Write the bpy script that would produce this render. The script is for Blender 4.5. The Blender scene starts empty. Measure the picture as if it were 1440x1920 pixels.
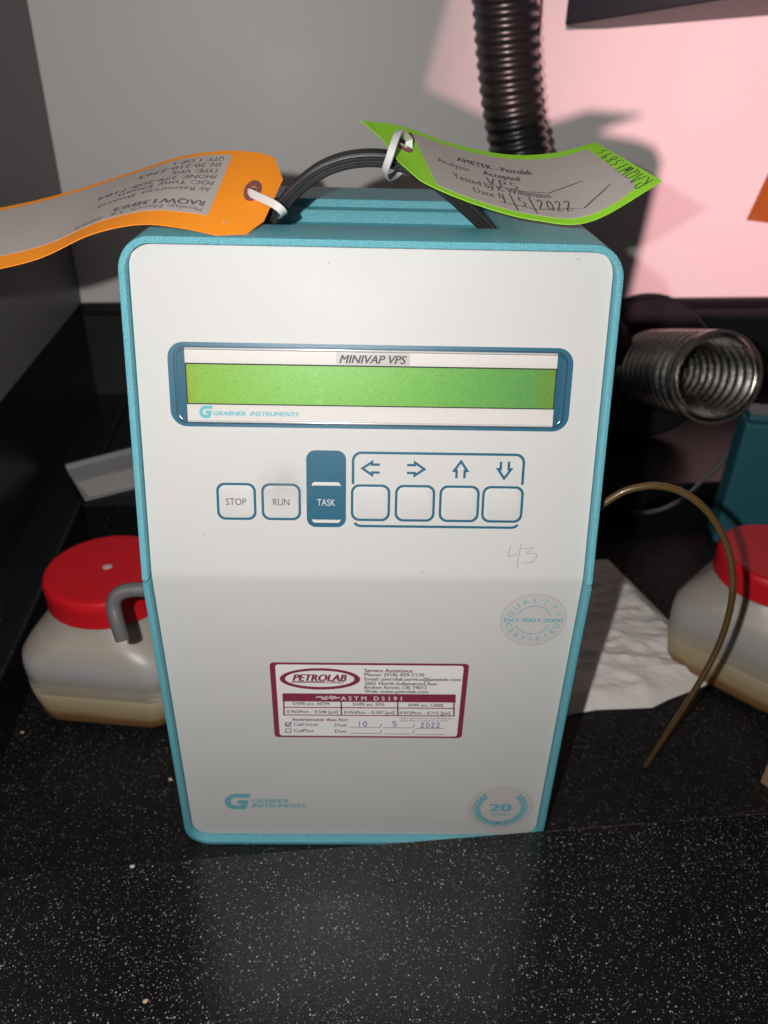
import bpy, bmesh, math, random
import numpy as np
from mathutils import Vector, Matrix
from mathutils.geometry import delaunay_2d_cdt

random.seed(7)
S = bpy.context.scene
COL = S.collection
R = math.radians

# ------------------------------------------------------------------ camera
F_PX = 1440.0
CAM = np.array([-0.0011, -0.3488, 0.4859])
RIGHT = np.array([0.99969, -0.01220, 0.02152])
DOWN = np.array([0.01218, -0.51303, -0.85828])
FWD = np.array([0.02151, 0.85828, -0.51272])
cam_d = bpy.data.cameras.new('camera')
cam = bpy.data.objects.new('camera', cam_d)
COL.objects.link(cam)
cam.matrix_world = Matrix([[RIGHT[i], -DOWN[i], -FWD[i], CAM[i]] for i in range(3)] + [[0, 0, 0, 1]])
cam_d.sensor_fit = 'VERTICAL'
cam_d.sensor_height = 36.0
cam_d.sensor_width = 27.0
cam_d.lens = 27.0
cam_d.clip_start = 0.01
cam_d.clip_end = 60
cam_d.dof.use_dof = True
cam_d.dof.focus_distance = 0.415
cam_d.dof.aperture_fstop = 8.4
S.camera = cam

# ------------------------------------------------------------------ world, lamps, exposure
W = bpy.data.worlds.new('World')
S.world = W
W.use_nodes = True
bg = W.node_tree.nodes['Background']
bg.inputs['Color'].default_value = (1.0, 0.86, 0.86, 1)
bg.inputs['Strength'].default_value = 0.036

fl = bpy.data.lights.new('flash_lamp', 'POINT')
fl.energy = 8.6
fl.color = (1.0, 0.98, 0.958)
fl.shadow_soft_size = 0.0035
flo = bpy.data.objects.new('flash_lamp', fl)
flo.location = (-0.047, -0.362, 0.507)
COL.objects.link(flo)

PINK_AT = np.array([-0.12, -0.82, 0.565])
pk = bpy.data.lights.new('pink_lamp', 'SPOT')
pk.energy = 116
pk.color = (1.0, 0.52, 0.56)
pk.shadow_soft_size = 0.0016
pk.spot_size = R(64)
pk.spot_blend = 1.0
pko = bpy.data.objects.new('pink_lamp', pk)
pko.location = PINK_AT
pko.rotation_euler = Vector((0.98 - PINK_AT[0], 0.78 - PINK_AT[1], 0.40 - PINK_AT[2])).to_track_quat('-Z', 'Y').to_euler()
COL.objects.link(pko)

S.view_settings.view_transform = 'Standard'
S.view_settings.look = 'None'
S.view_settings.exposure = 0.34
S.view_settings.gamma = 1

# ------------------------------------------------------------------ helpers
def ray(px, py):
    return RIGHT * ((px - 720) / F_PX) + DOWN * ((py - 960) / F_PX) + FWD
def un(px, py, axis, val):            # world point on the plane coordinate[axis] = val
    d = ray(px, py)
    return CAM + d * ((val - CAM[axis]) / d[axis])
TH = R(5.5)
EX = np.array([math.cos(TH), math.sin(TH), 0])
EY = np.array([-math.sin(TH), math.cos(TH), 0])
def hd(X, Y, Z):                      # fume hood axes -> world
    return EX * X + EY * Y + np.array([0, 0, Z])
def onY(px, py, Y):
    d = ray(px, py)
    return CAM + d * ((Y - CAM @ EY) / (d @ EY))

def lin(r, g, b, k=1.0):
    f = lambda c: (c / 12.92 if c <= 0.04045 else ((c + 0.055) / 1.055) ** 2.4)
    return tuple(f(v / 255.0) * k for v in (r, g, b))

def empty(name, loc=(0, 0, 0), rz=0):
    o = bpy.data.objects.new(name, None)
    o.location = loc
    o.rotation_euler = (0, 0, rz)
    o.empty_display_size = 0.02
    COL.objects.link(o)
    return o
def tag(o, label=None, cat=None, group=None, kind=None):
    if label: o['label'] = label
    if cat: o['category'] = cat
    if group: o['group'] = group
    if kind: o['kind'] = kind
    return o
def mesh(name, v, f, m, parent=None, smooth=False, auto=None):
    me = bpy.data.meshes.new(name)
    me.from_pydata([tuple(map(float, p)) for p in v], [], [tuple(q) for q in f])
    me.update()
    if smooth:
        me.polygons.foreach_set('use_smooth', [True] * len(me.polygons))
        if auto is not None:
            me.set_sharp_from_angle(angle=R(auto))
    if m: me.materials.append(m)
    o = bpy.data.objects.new(name, me)
    COL.objects.link(o)
    if parent: o.parent = parent
    return o
def fixnormals(o):
    bm = bmesh.new(); bm.from_mesh(o.data)
    bmesh.ops.remove_doubles(bm, verts=bm.verts, dist=1e-6)
    bmesh.ops.recalc_face_normals(bm, faces=bm.faces)
    bm.to_mesh(o.data); bm.free()
    return o
def bevel(o, w, seg=2, ang=40):
    b = o.modifiers.new('bevel', 'BEVEL'); b.width = w; b.segments = seg; b.limit_method = 'ANGLE'; b.angle_limit = R(ang)
    return o

class MB:
    """collects pieces into one mesh"""
    def __init__(s): s.v = []; s.f = []
    def add(s, v, f):
        n = len(s.v); s.v += [tuple(map(float, p)) for p in v]; s.f += [tuple(i + n for i in q) for q in f]
        return s
    def build(s, name, m, parent=None, smooth=False, auto=None):
        return mesh(name, s.v, s.f, m, parent, smooth, auto)

def box(c, h, fn=None):
    v = [(c[0] + sx * h[0], c[1] + sy * h[1], c[2] + sz * h[2]) for sx in (-1, 1) for sy in (-1, 1) for sz in (-1, 1)]
    if fn: v = [fn(*p) for p in v]
    return v, [(0, 1, 3, 2), (4, 6, 7, 5), (0, 4, 5, 1), (2, 3, 7, 6), (0, 2, 6, 4), (1, 5, 7, 3)]

def catmull(P, n):
    P = [np.array(p, float) for p in P]
    out = []
    for i in range(len(P) - 1):
        p0 = P[max(i - 1, 0)]; p1 = P[i]; p2 = P[i + 1]; p3 = P[min(i + 2, len(P) - 1)]
        if i == 0: p0 = 2 * p1 - p2
        if i + 2 > len(P) - 1: p3 = 2 * p2 - p1
        for k in range(n):
            t = k / n
            out.append(0.5 * (2 * p1 + (p2 - p0) * t + (2 * p0 - 5 * p1 + 4 * p2 - p3) * t * t + (3 * p1 - p0 - 3 * p2 + p3) * t ** 3))
    out.append(P[-1])
    return out
def resample(P, step):
    P = np.array(P); d = np.r_[0, np.cumsum(np.linalg.norm(np.diff(P, axis=0), axis=1))]
    n = max(2, int(d[-1] / step))
    t = np.linspace(0, d[-1], n + 1)
    return np.stack([np.interp(t, d, P[:, k]) for k in range(3)], 1), t
def frames(P, up=(0, 0, 1)):
    P = np.array(P); T = np.gradient(P, axis=0); T /= np.linalg.norm(T, axis=1)[:, None]
    u = np.array(up, float); fr = []
    for i in range(len(P)):
        u = u - T[i] * (u @ T[i]); u /= np.linalg.norm(u)
        fr.append((u.copy(), np.cross(T[i], u)))
    return fr
def sweep(P, sect, up=(0, 0, 1), closed=False, caps=True):
    """sect(i) -> list of (a,b) offsets along the frame's two axes"""
    fr = frames(P, up); v = []; f = []
    n = None
    for i, p in enumerate(P):
        s = sect(i); n = len(s)
        for a, b in s: v.append(p + fr[i][0] * a + fr[i][1] * b)
    L = len(P)
    for i in range(L if closed else L - 1):
        for k in range(n):
            a = i * n + k; b = i * n + (k + 1) % n; j = ((i + 1) % L) * n
            f.append((a, b, j + (k + 1) % n, j + k))
    if caps and not closed:
        f.append(tuple(range(n - 1, -1, -1))); f.append(tuple((L - 1) * n + k for k in range(n)))
    return v, f
def circ(r, n): return [(r * math.cos(2 * math.pi * k / n), r * math.sin(2 * math.pi * k / n)) for k in range(n)]
def tube(P, r, n=14, up=(0, 0, 1)):
    s = circ(r, n)
    return sweep(P, lambda i: s, up)

def rrect(x0, y0, x1, y1, r, n=7):
    out = []
    for cx, cy, a in ((x1 - r, y1 - r, 0), (x0 + r, y1 - r, 90), (x0 + r, y0 + r, 180), (x1 - r, y0 + r, 270)):
        for k in range(n + 1):
            t = R(a + 90 * k / n); out.append((cx + r * math.cos(t), cy + r * math.sin(t)))
    return out
def ring2(o, i):                      # flat ring between two equal-count loops
    n = len(o)
    return o + i, [(k, (k + 1) % n, n + (k + 1) % n, n + k) for k in range(n)]
def fill2(o): return o, [tuple(range(len(o)))]
def ell(cx, cy, rx, ry, n=40, a0=0, a1=360):
    m = n if a1 - a0 >= 360 else n + 1
    return [(cx + rx * math.cos(R(a0 + (a1 - a0) * k / n)), cy + ry * math.sin(R(a0 + (a1 - a0) * k / n))) for k in range(m)]
def stroke2(P, w, closed=False):      # mitred flat ribbon
    P = [np.array(p, float) for p in P]; n = len(P); L = []; Rr = []
    for i in range(n):
        a = P[(i - 1) % n] if (closed or i > 0) else None
        b = P[(i + 1) % n] if (closed or i < n - 1) else None
        d1 = (P[i] - a) if a is not None else (b - P[i])
        d2 = (b - P[i]) if b is not None else (P[i] - a)
        d1 = d1 / (np.linalg.norm(d1) + 1e-12); d2 = d2 / (np.linalg.norm(d2) + 1e-12)
        n1 = np.array([-d1[1], d1[0]]); n2 = np.array([-d2[1], d2[0]])
        m = n1 + n2; q = np.linalg.norm(m)
        m = n1 if q < 1e-6 else m / q
        k = w / 2 / max(0.45, m @ n1)
        L.append(tuple(P[i] + m * k)); Rr.append(tuple(P[i] - m * k))
    f = [(i, (i + 1) % n, n + (i + 1) % n, n + i) for i in range(n if closed else n - 1)]
    return L + Rr, f

_tc = {}
def text2(body, shear=0.0):
    key = (body, shear)
    if key in _tc: return _tc[key]
    cu = bpy.data.curves.new('lettering', 'FONT'); cu.body = body; cu.shear = shear; cu.resolution_u = 3
    o = bpy.data.objects.new('lettering', cu); COL.objects.link(o)
    bpy.context.view_layer.update()
    dg = bpy.context.evaluated_depsgraph_get()
    e = o.evaluated_get(dg); me = e.to_mesh()
    v = [(p.co.x, p.co.y) for p in me.vertices]; f = [tuple(p.vertices) for p in me.polygons]
    e.to_mesh_clear(); bpy.data.objects.remove(o); bpy.data.curves.remove(cu)
    _tc[key] = (v, f)
    return v, f
def text_fit(body, x0, x1, base, cap, bold=0.0, shear=0.0):
    """vertices carry a third number: a hair of extra lift, so that the stacked copies that thicken bold print never share a plane"""
    v, f = text2(body, shear)
    a = min(p[0] for p in v); b = max(p[0] for p in v)
    hh = max(p[1] for p in text2('H', shear)[0])
    V, Fc = [], []
    for q, dx in enumerate((-1, 0, 1) if bold else (0,)):
        n = len(V)
        V += [(x0 + (p[0] + dx * bold - a) / (b - a) * (x1 - x0), base + (p[1] + (q % 2) * bold * .5) / hh * cap, q * 8e-6) for p in v]
        Fc += [tuple(k + n for k in t) for t in f]
    return V, Fc

# single stroke hand lettering on a unit box
HW = {
 'R': [[(0, 0), (.12, 1), (.6, .95), (.6, .6), (.1, .5), (.75, 0)]], 'A': [[(0, 0), (.45, 1), (.8, 0)], [(.1, .4), (.75, .42)]],
 'Q': [[(.5, .95), (.1, .8), (0, .3), (.3, 0), (.75, .3), (.7, .85), (.45, .95)], [(.45, .3), (.9, -.08)]],
 'W': [[(0, 1), (.2, 0), (.45, .7), (.65, 0), (.95, 1)]], '1': [[(.45, 1), (.35, 0)]], '|': [[(.3, 1.2), (.5, -.6)]],
 '3': [[(.05, .95), (.65, .95), (.3, .58), (.65, .35), (.45, 0), (0, .05)]],
 '8': [[(.6, .85), (.3, 1), (.1, .78), (.6, .35), (.4, 0), (.08, .25), (.55, .7), (.6, .85)]],
 '9': [[(.6, .8), (.3, 1), (.08, .7), (.35, .5), (.6, .8), (.5, 0)]], 'V': [[(0, 1), (.3, 0), (.7, 1)]],
 'P': [[(.1, 0), (.15, 1), (.65, .85), (.55, .5), (.12, .45)]], 'S': [[(.7, .95), (.2, .95), (.1, .65), (.6, .4), (.5, .05), (0, .05)]],
 '4': [[(.1, 1), (.05, .45), (.65, .5)], [(.5, .95), (.42, -.1)]], '5': [[(.7, 1), (.15, 1), (.12, .6), (.6, .5), (.55, .1), (.05, 0)]],
 '2': [[(.05, .8), (.35, 1), (.6, .75), (.05, .02), (.75, .05)]], '0': [[(.4, 1), (.08, .7), (.12, .15), (.45, 0), (.7, .35), (.6, .85), (.38, 1)]],
}
def hand(mb, body, x0, x1, base, h, w, fn):
    adv = (x1 - x0) / len(body)
    for i, ch in enumerate(body):
        for st in HW.get(ch, []):
            P = [np.array((x0 + adv * (i + p[0] * .85), base + p[1] * h, 0)) for p in st]
            P = [p[:2] for p in catmull(P, 4)]
            v, f = stroke2(P, w); mb.add([fn(*p) for p in v], f)

# ------------------------------------------------------------------ materials
def mat(name, col, rough=0.5, metal=0.0, spec=0.5, var=0.0, vscale=40, bump=0.0, bscale=400, coat=0.0, trans=0.0, sss=0.0, rvar=0.0):
    m = bpy.data.materials.new(name); m.use_nodes = True
    nt = m.node_tree; b = nt.nodes['Principled BSDF']
    b.inputs['Base Color'].default_value = (*col[:3], 1)
    b.inputs['Roughness'].default_value = rough; b.inputs['Metallic'].default_value = metal
    b.inputs['Specular IOR Level'].default_value = spec
    if coat: b.inputs['Coat Weight'].default_value = coat; b.inputs['Coat Roughness'].default_value = 0.08
    if sss: b.inputs['Subsurface Weight'].default_value = sss; b.inputs['Subsurface Radius'].default_value = (.01, .008, .006)
    tc = nt.nodes.new('ShaderNodeTexCoord')
    if var or rvar:
        n = nt.nodes.new('ShaderNodeTexNoise'); n.inputs['Scale'].default_value = vscale; n.inputs['Detail'].default_value = 6; n.inputs['Roughness'].default_value = .65
        nt.links.new(tc.outputs['Object'], n.inputs['Vector'])
        if var:
            mx = nt.nodes.new('ShaderNodeMix'); mx.data_type = 'RGBA'
            mx.inputs['A'].default_value = (*[c * (1 - var) for c in col[:3]], 1); mx.inputs['B'].default_value = (*[min(1, c * (1 + var)) for c in col[:3]], 1)
            nt.links.new(n.outputs['Fac'], mx.inputs['Factor']); nt.links.new(mx.outputs['Result'], b.inputs['Base Color'])
        if rvar:
            mr = nt.nodes.new('ShaderNodeMapRange'); mr.inputs['From Min'].default_value = .3; mr.inputs['From Max'].default_value = .7
            mr.inputs['To Min'].default_value = max(.02, rough - rvar); mr.inputs['To Max'].default_value = rough + rvar
            nt.links.new(n.outputs['Fac'], mr.inputs['Value']); nt.links.new(mr.outputs['Result'], b.inputs['Roughness'])
    if bump:
        n = nt.nodes.new('ShaderNodeTexNoise'); n.inputs['Scale'].default_value = bscale; n.inputs['Detail'].default_value = 3
        nt.links.new(tc.outputs['Object'], n.inputs['Vector'])
        bp = nt.nodes.new('ShaderNodeBump'); bp.inputs['Strength'].default_value = bump; bp.inputs['Distance'].default_value = 0.001
        nt.links.new(n.outputs['Fac'], bp.inputs['Height']); nt.links.new(bp.outputs['Normal'], b.inputs['Normal'])
    return m

def speckle_mat(name, base, fleck, scale, thr, rough=0.22, dust=0.25, ior=1.5):
    m = bpy.data.materials.new(name); m.use_nodes = True
    nt = m.node_tree; L = nt.links.new; b = nt.nodes['Principled BSDF']; b.inputs['IOR'].default_value = ior
    tc = nt.nodes.new('ShaderNodeTexCoord')
    prev = None
    for sc, th, keep in ((scale, thr, .50), (scale * .60, thr * .62, .84), (scale * 1.6, thr * 1.0, .70)):
        vo = nt.nodes.new('ShaderNodeTexVoronoi'); vo.inputs['Scale'].default_value = sc; vo.inputs['Randomness'].default_value = 1
        L(tc.outputs['Object'], vo.inputs['Vector'])
        sp = nt.nodes.new('ShaderNodeSeparateColor'); L(vo.outputs['Color'], sp.inputs['Color'])
        t2 = nt.nodes.new('ShaderNodeMath'); t2.operation = 'MULTIPLY'; t2.inputs[1].default_value = th * 1.7
        t3 = nt.nodes.new('ShaderNodeMath'); t3.operation = 'POWER'; t3.inputs[1].default_value = 1.6; L(sp.outputs['Green'], t3.inputs[0]); L(t3.outputs[0], t2.inputs[0])
        lt = nt.nodes.new('ShaderNodeMath'); lt.operation = 'LESS_THAN'; L(vo.outputs['Distance'], lt.inputs[0]); L(t2.outputs[0], lt.inputs[1])
        gt = nt.nodes.new('ShaderNodeMath'); gt.operation = 'GREATER_THAN'; gt.inputs[1].default_value = keep; L(sp.outputs['Red'], gt.inputs[0])
        mu = nt.nodes.new('ShaderNodeMath'); mu.operation = 'MULTIPLY'; L(lt.outputs[0], mu.inputs[0]); L(gt.outputs[0], mu.inputs[1])
        m3 = nt.nodes.new('ShaderNodeMath'); m3.operation = 'MULTIPLY'; L(mu.outputs[0], m3.inputs[0]); L(sp.outputs['Blue'], m3.inputs[1])
        if prev is None: prev = m3.outputs[0]
        else:
            mx = nt.nodes.new('ShaderNodeMath'); mx.operation = 'MAXIMUM'; L(prev, mx.inputs[0]); L(m3.outputs[0], mx.inputs[1]); prev = mx.outputs[0]
    n = nt.nodes.new('ShaderNodeTexNoise'); n.inputs['Scale'].default_value = 9; n.inputs['Detail'].default_value = 7; n.inputs['Roughness'].default_value = .7
    L(tc.outputs['Object'], n.inputs['Vector'])
    cr = nt.nodes.new('ShaderNodeMapRange'); cr.inputs['From Min'].default_value = .42; cr.inputs['From Max'].default_value = .75; cr.inputs['To Min'].default_value = 0; cr.inputs['To Max'].default_value = dust
    L(n.outputs['Fac'], cr.inputs['Value'])
    m0 = nt.nodes.new('ShaderNodeMix'); m0.data_type = 'RGBA'; m0.inputs['A'].default_value = (*base, 1); m0.inputs['B'].default_value = (.075, .068, .064, 1)
    L(cr.outputs['Result'], m0.inputs['Factor'])
    m1 = nt.nodes.new('ShaderNodeMix'); m1.data_type = 'RGBA'; L(prev, m1.inputs['Factor']); L(m0.outputs['Result'], m1.inputs['A']); m1.inputs['B'].default_value = (*fleck, 1)
    L(m1.outputs['Result'], b.inputs['Base Color'])
    mr = nt.nodes.new('ShaderNodeMapRange'); mr.inputs['To Min'].default_value = rough - .06; mr.inputs['To Max'].default_value = rough + .16
    L(n.outputs['Fac'], mr.inputs['Value']); L(mr.outputs['Result'], b.inputs['Roughness'])
    n2 = nt.nodes.new('ShaderNodeTexNoise'); n2.inputs['Scale'].default_value = 260; n2.inputs['Detail'].default_value = 2; L(tc.outputs['Object'], n2.inputs['Vector'])
    bp = nt.nodes.new('ShaderNodeBump'); bp.inputs['Strength'].default_value = .12; bp.inputs['Distance'].default_value = .001
    L(n2.outputs['Fac'], bp.inputs['Height']); L(bp.outputs['Normal'], b.inputs['Normal'])
    return m

def film_mat(name, fac=0.10, tint=(1, 1, 1), rough=0.05):
    m = bpy.data.materials.new(name); m.use_nodes = True
    nt = m.node_tree; nt.nodes.clear(); L = nt.links.new
    out = nt.nodes.new('ShaderNodeOutputMaterial'); mx = nt.nodes.new('ShaderNodeMixShader')
    tr = nt.nodes.new('ShaderNodeBsdfTransparent'); tr.inputs['Color'].default_value = (*tint, 1)
    gl = nt.nodes.new('ShaderNodeBsdfGlossy'); gl.inputs['Roughness'].default_value = rough
    fr = nt.nodes.new('ShaderNodeFresnel'); fr.inputs['IOR'].default_value = 1.45
    ad = nt.nodes.new('ShaderNodeMath'); ad.operation = 'MULTIPLY'; ad.inputs[1].default_value = fac / .035
    ad.use_clamp = True
    L(fr.outputs[0], ad.inputs[0]); L(ad.outputs[0], mx.inputs['Fac']); L(tr.outputs[0], mx.inputs[1]); L(gl.outputs[0], mx.inputs[2]); L(mx.outputs[0], out.inputs['Surface'])
    return m

M = {}
M['teal'] = mat('teal_paint', (.105, .365, .43), rough=.30, spec=.6, var=.14, vscale=1100, bump=.9, bscale=1300)
M['teal_dim'] = mat('teal_paint_dimmed', (.028, .15, .185), rough=.5, var=.05, vscale=300, bump=.2, bscale=1500)  # darker copy of the teal, dim light on the case put into the colour
M['panel'] = mat('white_panel', (.495, .49, .477), rough=.5, spec=.25, var=.02, vscale=14, bump=.05, bscale=900, rvar=.05)
M['blue'] = mat('blue_print', (.013, .095, .155), rough=.36, spec=.5, var=.06, vscale=500, bump=.12, bscale=2500)
M['white_card'] = mat('white_card', (.55, .52, .50), rough=.5, var=.02)
M['tape'] = mat('tape_strip', (.40, .37, .345), rough=.35, var=.04, vscale=120)
M['grey_ink'] = mat('grey_ink', (.055, .052, .06), rough=.6)
M['tag_ink'] = mat('tag_ink', (.13, .12, .13), rough=.7)
M['ink'] = mat('dark_ink', (.07, .066, .07), rough=.6)
M['pencil'] = mat('pencil_line', (.26, .25, .26), rough=.7)
M['violet_ink'] = mat('violet_pen', (.13, .07, .26), rough=.6)
M['cyan_ink'] = mat('cyan_print', (.10, .40, .46), rough=.5)
M['cyan_ink2'] = mat('pale_cyan_print', (.13, .36, .41), rough=.5)
M['maroon'] = mat('maroon_print', (.20, .022, .05), rough=.35, coat=.4)
M['label_white'] = mat('label_white', (.70, .675, .675), rough=.35, coat=.3, var=.015)
M['sticker'] = mat('clear_sticker', (.475, .456, .438), rough=.3, var=.02)
M['sticker_rim'] = mat('sticker_edge', (.38, .335, .30), rough=.4)
M['film'] = film_mat('clear_film')
M['ridge'] = film_mat('clear_ridge', fac=.16, rough=.12)
M['scratch_glint'] = mat('scratch_glint_paint', (.50, .62, .42), rough=.25)
M['slot_dark'] = mat('dark_gap', (.012, .014, .016), rough=.7)
M['handle'] = mat('black_rubber', (.018, .018, .02), rough=.3, spec=.5, bump=.05, bscale=800, rvar=.08)
M['nylon'] = mat('white_nylon', (.62, .62, .60), rough=.38, sss=.3)
M['orange'] = mat('orange_card', (.98, .30, .014), rough=.62, var=.05, vscale=60, bump=.08, bscale=700)
M['green'] = mat('green_card', (.31, .70, .03), rough=.62, var=.05, vscale=60, bump=.08, bscale=700)
M['paper_label'] = mat('paper_label', (.46, .405, .375), rough=.55, var=.03, vscale=80)
M['eyelet'] = mat('brown_eyelet', (.22, .075, .065), rough=.7, var=.15, vscale=300)
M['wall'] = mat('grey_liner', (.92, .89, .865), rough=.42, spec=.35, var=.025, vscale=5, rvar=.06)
M['black'] = speckle_mat('black_epoxy', (.005, .0055, .0065), (.10, .095, .09), 480, .22, rough=.3, dust=.07)
M['splash'] = mat('dark_splash', (.036, .035, .037), rough=.30, var=.15, vscale=12)
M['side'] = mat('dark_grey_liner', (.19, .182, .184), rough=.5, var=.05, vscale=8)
M['floor'] = speckle_mat('speckled_epoxy', (.0042, .0047, .0054), (.17, .165, .16), 760, .27, rough=.42, dust=.05, ior=1.36)
M['lip'] = speckle_mat('speckled_epoxy_front', (.0042, .0047, .0054), (.30, .295, .285), 740, .28, rough=.18, dust=.04, ior=1.62)
M['red'] = mat('red_plastic', (.60, .008, .016), rough=.45, spec=.3, var=.06, vscale=80, bump=.05, bscale=600)
M['grey_tube'] = mat('grey_tube', (.17, .165, .165), rough=.35, metal=.35, var=.1, vscale=200)
M['amber'] = mat('amber_tube', (.095, .054, .018), rough=.34, spec=.5, var=.3, vscale=70, coat=.15)
M['hose'] = mat('black_hose', (.017, .0165, .016), rough=.32, spec=.9, var=.2, vscale=100)
M['silver'] = mat('silver_duct', (.54, .51, .47), rough=.25, metal=1.0, var=.12, vscale=200, rvar=.08)
M['funnel'] = mat('black_funnel', (.007, .008, .010), rough=.55, spec=.3)
M['towel'] = mat('paper_towel', (.78, .725, .675), rough=.9, var=.05, vscale=150, bump=.35, bscale=420)
M['tray'] = mat('pale_tray', (.34, .33, .35), rough=.55, var=.04)
M['navy'] = mat('dark_navy', (.010, .016, .022), rough=.5, var=.1)
M['copper'] = mat('brown_wire', (.14, .06, .035), rough=.4)
M['cord'] = mat('grey_cord', (.16, .14, .15), rough=.5)
M['carton'] = mat('brown_carton', (.30, .16, .085), rough=.8, var=.1, vscale=60)
M['shaded_orange'] = mat('shaded_orange_card', (.40, .11, .012), rough=.65, var=.06, vscale=60)  # orange card with the shade it hangs in put into its colour
M['crumb'] = mat('tan_chip', (.55, .38, .22), rough=.8, var=.2, vscale=400)
M['crumbw'] = mat('pale_chip', (.55, .52, .48), rough=.8, var=.2, vscale=400)

# LCD: greenish plate, yellower at the rims of its polariser
def lcd_mat():
    m = bpy.data.materials.new('lcd_green'); m.use_nodes = True
    nt = m.node_tree; L = nt.links.new; b = nt.nodes['Principled BSDF']
    tc = nt.nodes.new('ShaderNodeTexCoord'); sx = nt.nodes.new('ShaderNodeSeparateXYZ'); L(tc.outputs['Object'], sx.inputs[0])
    mr = nt.nodes.new('ShaderNodeMapRange'); mr.inputs['From Min'].default_value = -.097; mr.inputs['From Max'].default_value = .097; L(sx.outputs['X'], mr.inputs['Value'])
    cr = nt.nodes.new('ShaderNodeValToRGB'); e = cr.color_ramp.elements
    e[0].position = 0; e[0].color = (.235, .335, .022, 1); e[1].position = 1; e[1].color = (.135, .255, .035, 1)
    for p, c in ((.035, (.205, .385, .05, 1)), (.3, (.19, .43, .075, 1)), (.6, (.15, .38, .06, 1)), (.93, (.10, .28, .07, 1))):
        q = e.new(p); q.color = c
    L(mr.outputs['Result'], cr.inputs['Fac'])
    n = nt.nodes.new('ShaderNodeTexNoise'); n.inputs['Scale'].default_value = 900; n.inputs['Detail'].default_value = 2; L(tc.outputs['Object'], n.inputs['Vector'])
    mx = nt.nodes.new('ShaderNodeMix'); mx.data_type = 'RGBA'; mx.blend_type = 'OVERLAY'; mx.inputs['Factor'].default_value = .28
    L(cr.outputs['Color'], mx.inputs['A']); L(n.outputs['Fac'], mx.inputs['B']); L(mx.outputs['Result'], b.inputs['Base Color'])
    b.inputs['Roughness'].default_value = .4; b.inputs['Specular IOR Level'].default_value = .35
    return m
M['lcd'] = lcd_mat()

# milky jar: the waste liquid inside tints its lower part
def jar_mat():
    m = bpy.data.materials.new('milky_plastic'); m.use_nodes = True
    nt = m.node_tree; L = nt.links.new; b = nt.nodes['Principled BSDF']
    tc = nt.nodes.new('ShaderNodeTexCoord'); sx = nt.nodes.new('ShaderNodeSeparateXYZ'); L(tc.outputs['Object'], sx.inputs[0])
    n = nt.nodes.new('ShaderNodeTexNoise'); n.inputs['Scale'].default_value = 18; n.inputs['Detail'].default_value = 3; L(tc.outputs['Object'], n.inputs['Vector'])
    ma = nt.nodes.new('ShaderNodeMath'); ma.operation = 'MULTIPLY_ADD'; ma.inputs[1].default_value = .010; L(n.outputs['Fac'], ma.inputs[0]); L(sx.outputs['Z'], ma.inputs[2])
    mr = nt.nodes.new('ShaderNodeMapRange'); mr.inputs['From Min'].default_value = .005; mr.inputs['From Max'].default_value = .105; L(ma.outputs[0], mr.inputs['Value'])
    cr = nt.nodes.new('ShaderNodeValToRGB'); e = cr.color_ramp.elements
    e[0].position = 0; e[0].color = (.25, .12, .045, 1); e[1].position = 1; e[1].color = (.38, .34, .285, 1)
    for p, c in ((.13, (.26, .13, .05, 1)), (.19, (.37, .27, .14, 1)), (.36, (.39, .32, .21, 1)), (.52, (.37, .335, .30, 1)), (.62, (.385, .365, .375, 1)), (.8, (.39, .35, .30, 1))):
        q = e.new(p); q.color = c
    L(mr.outputs['Result'], cr.inputs['Fac']); L(cr.outputs['Color'], b.inputs['Base Color'])
    b.inputs['Roughness'].default_value = .38; b.inputs['Subsurface Weight'].default_value = .45; b.inputs['Subsurface Radius'].default_value = (.012, .010, .008)
    b.inputs['Subsurface Scale'].default_value = 1
    return m
M['jar'] = jar_mat()

# ================================================================== SETTING: fume hood
YB = 0.743           # back wall
def hbox(x0, x1, y0, y1, z0, z1):
    return box(((x0 + x1) / 2, (y0 + y1) / 2, (z0 + z1) / 2), ((x1 - x0) / 2, (y1 - y0) / 2, (z1 - z0) / 2), hd)
def struct(name, m, *boxes, bev=0):
    mb = MB()
    for b in boxes: mb.add(*b)
    o = mb.build(name, m); tag(o, kind='structure')
    if bev: bevel(o, bev, 3)
    return o
LX = -0.327          # left wall
SX = -0.2795         # inner face of the left kerb
SY = 0.418           # inner face of the back kerb
LH = 0.050           # kerb height
YL = -0.0128         # front lip's rear edge in hood axes
struct('worktop', M['floor'], hbox(SX - .02, 1.3, YL - .05, SY + .05, -.03, 0))
struct('front_ledge', M['lip'], hbox(-1.2, 1.5, YL - 0.60, YL, -.05, 0.019), bev=.002)
struct('back_ledge', M['black'], hbox(SX, 1.3, SY, YB + .02, -.02, LH), bev=.003)
struct('side_ledge', M['black'], hbox(LX - .02, SX, YL + .004, YB + .02, -.02, LH), bev=.003)
struct('backsplash', M['splash'], hbox(LX, 1.3, YB - .004, YB + .02, LH + .0005, .183))
struct('side_splash', M['black'], hbox(LX - .03, LX, -.55, YB + .02, LH + .0005, .183))
struct('back_wall', M['wall'], hbox(LX, 1.3, YB, YB + .02, .1835, 1.1))
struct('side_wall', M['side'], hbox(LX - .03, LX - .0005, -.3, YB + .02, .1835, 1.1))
# bright trim along the top of the backsplash
ts = MB(); ts.add(*hbox(LX + .002, 1.3, YB - .012, YB - .0045, .168, .1815))
o = ts.build('backsplash_trim', M['funnel']); tag(o, kind='structure'); bevel(o, .004, 3)

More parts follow.
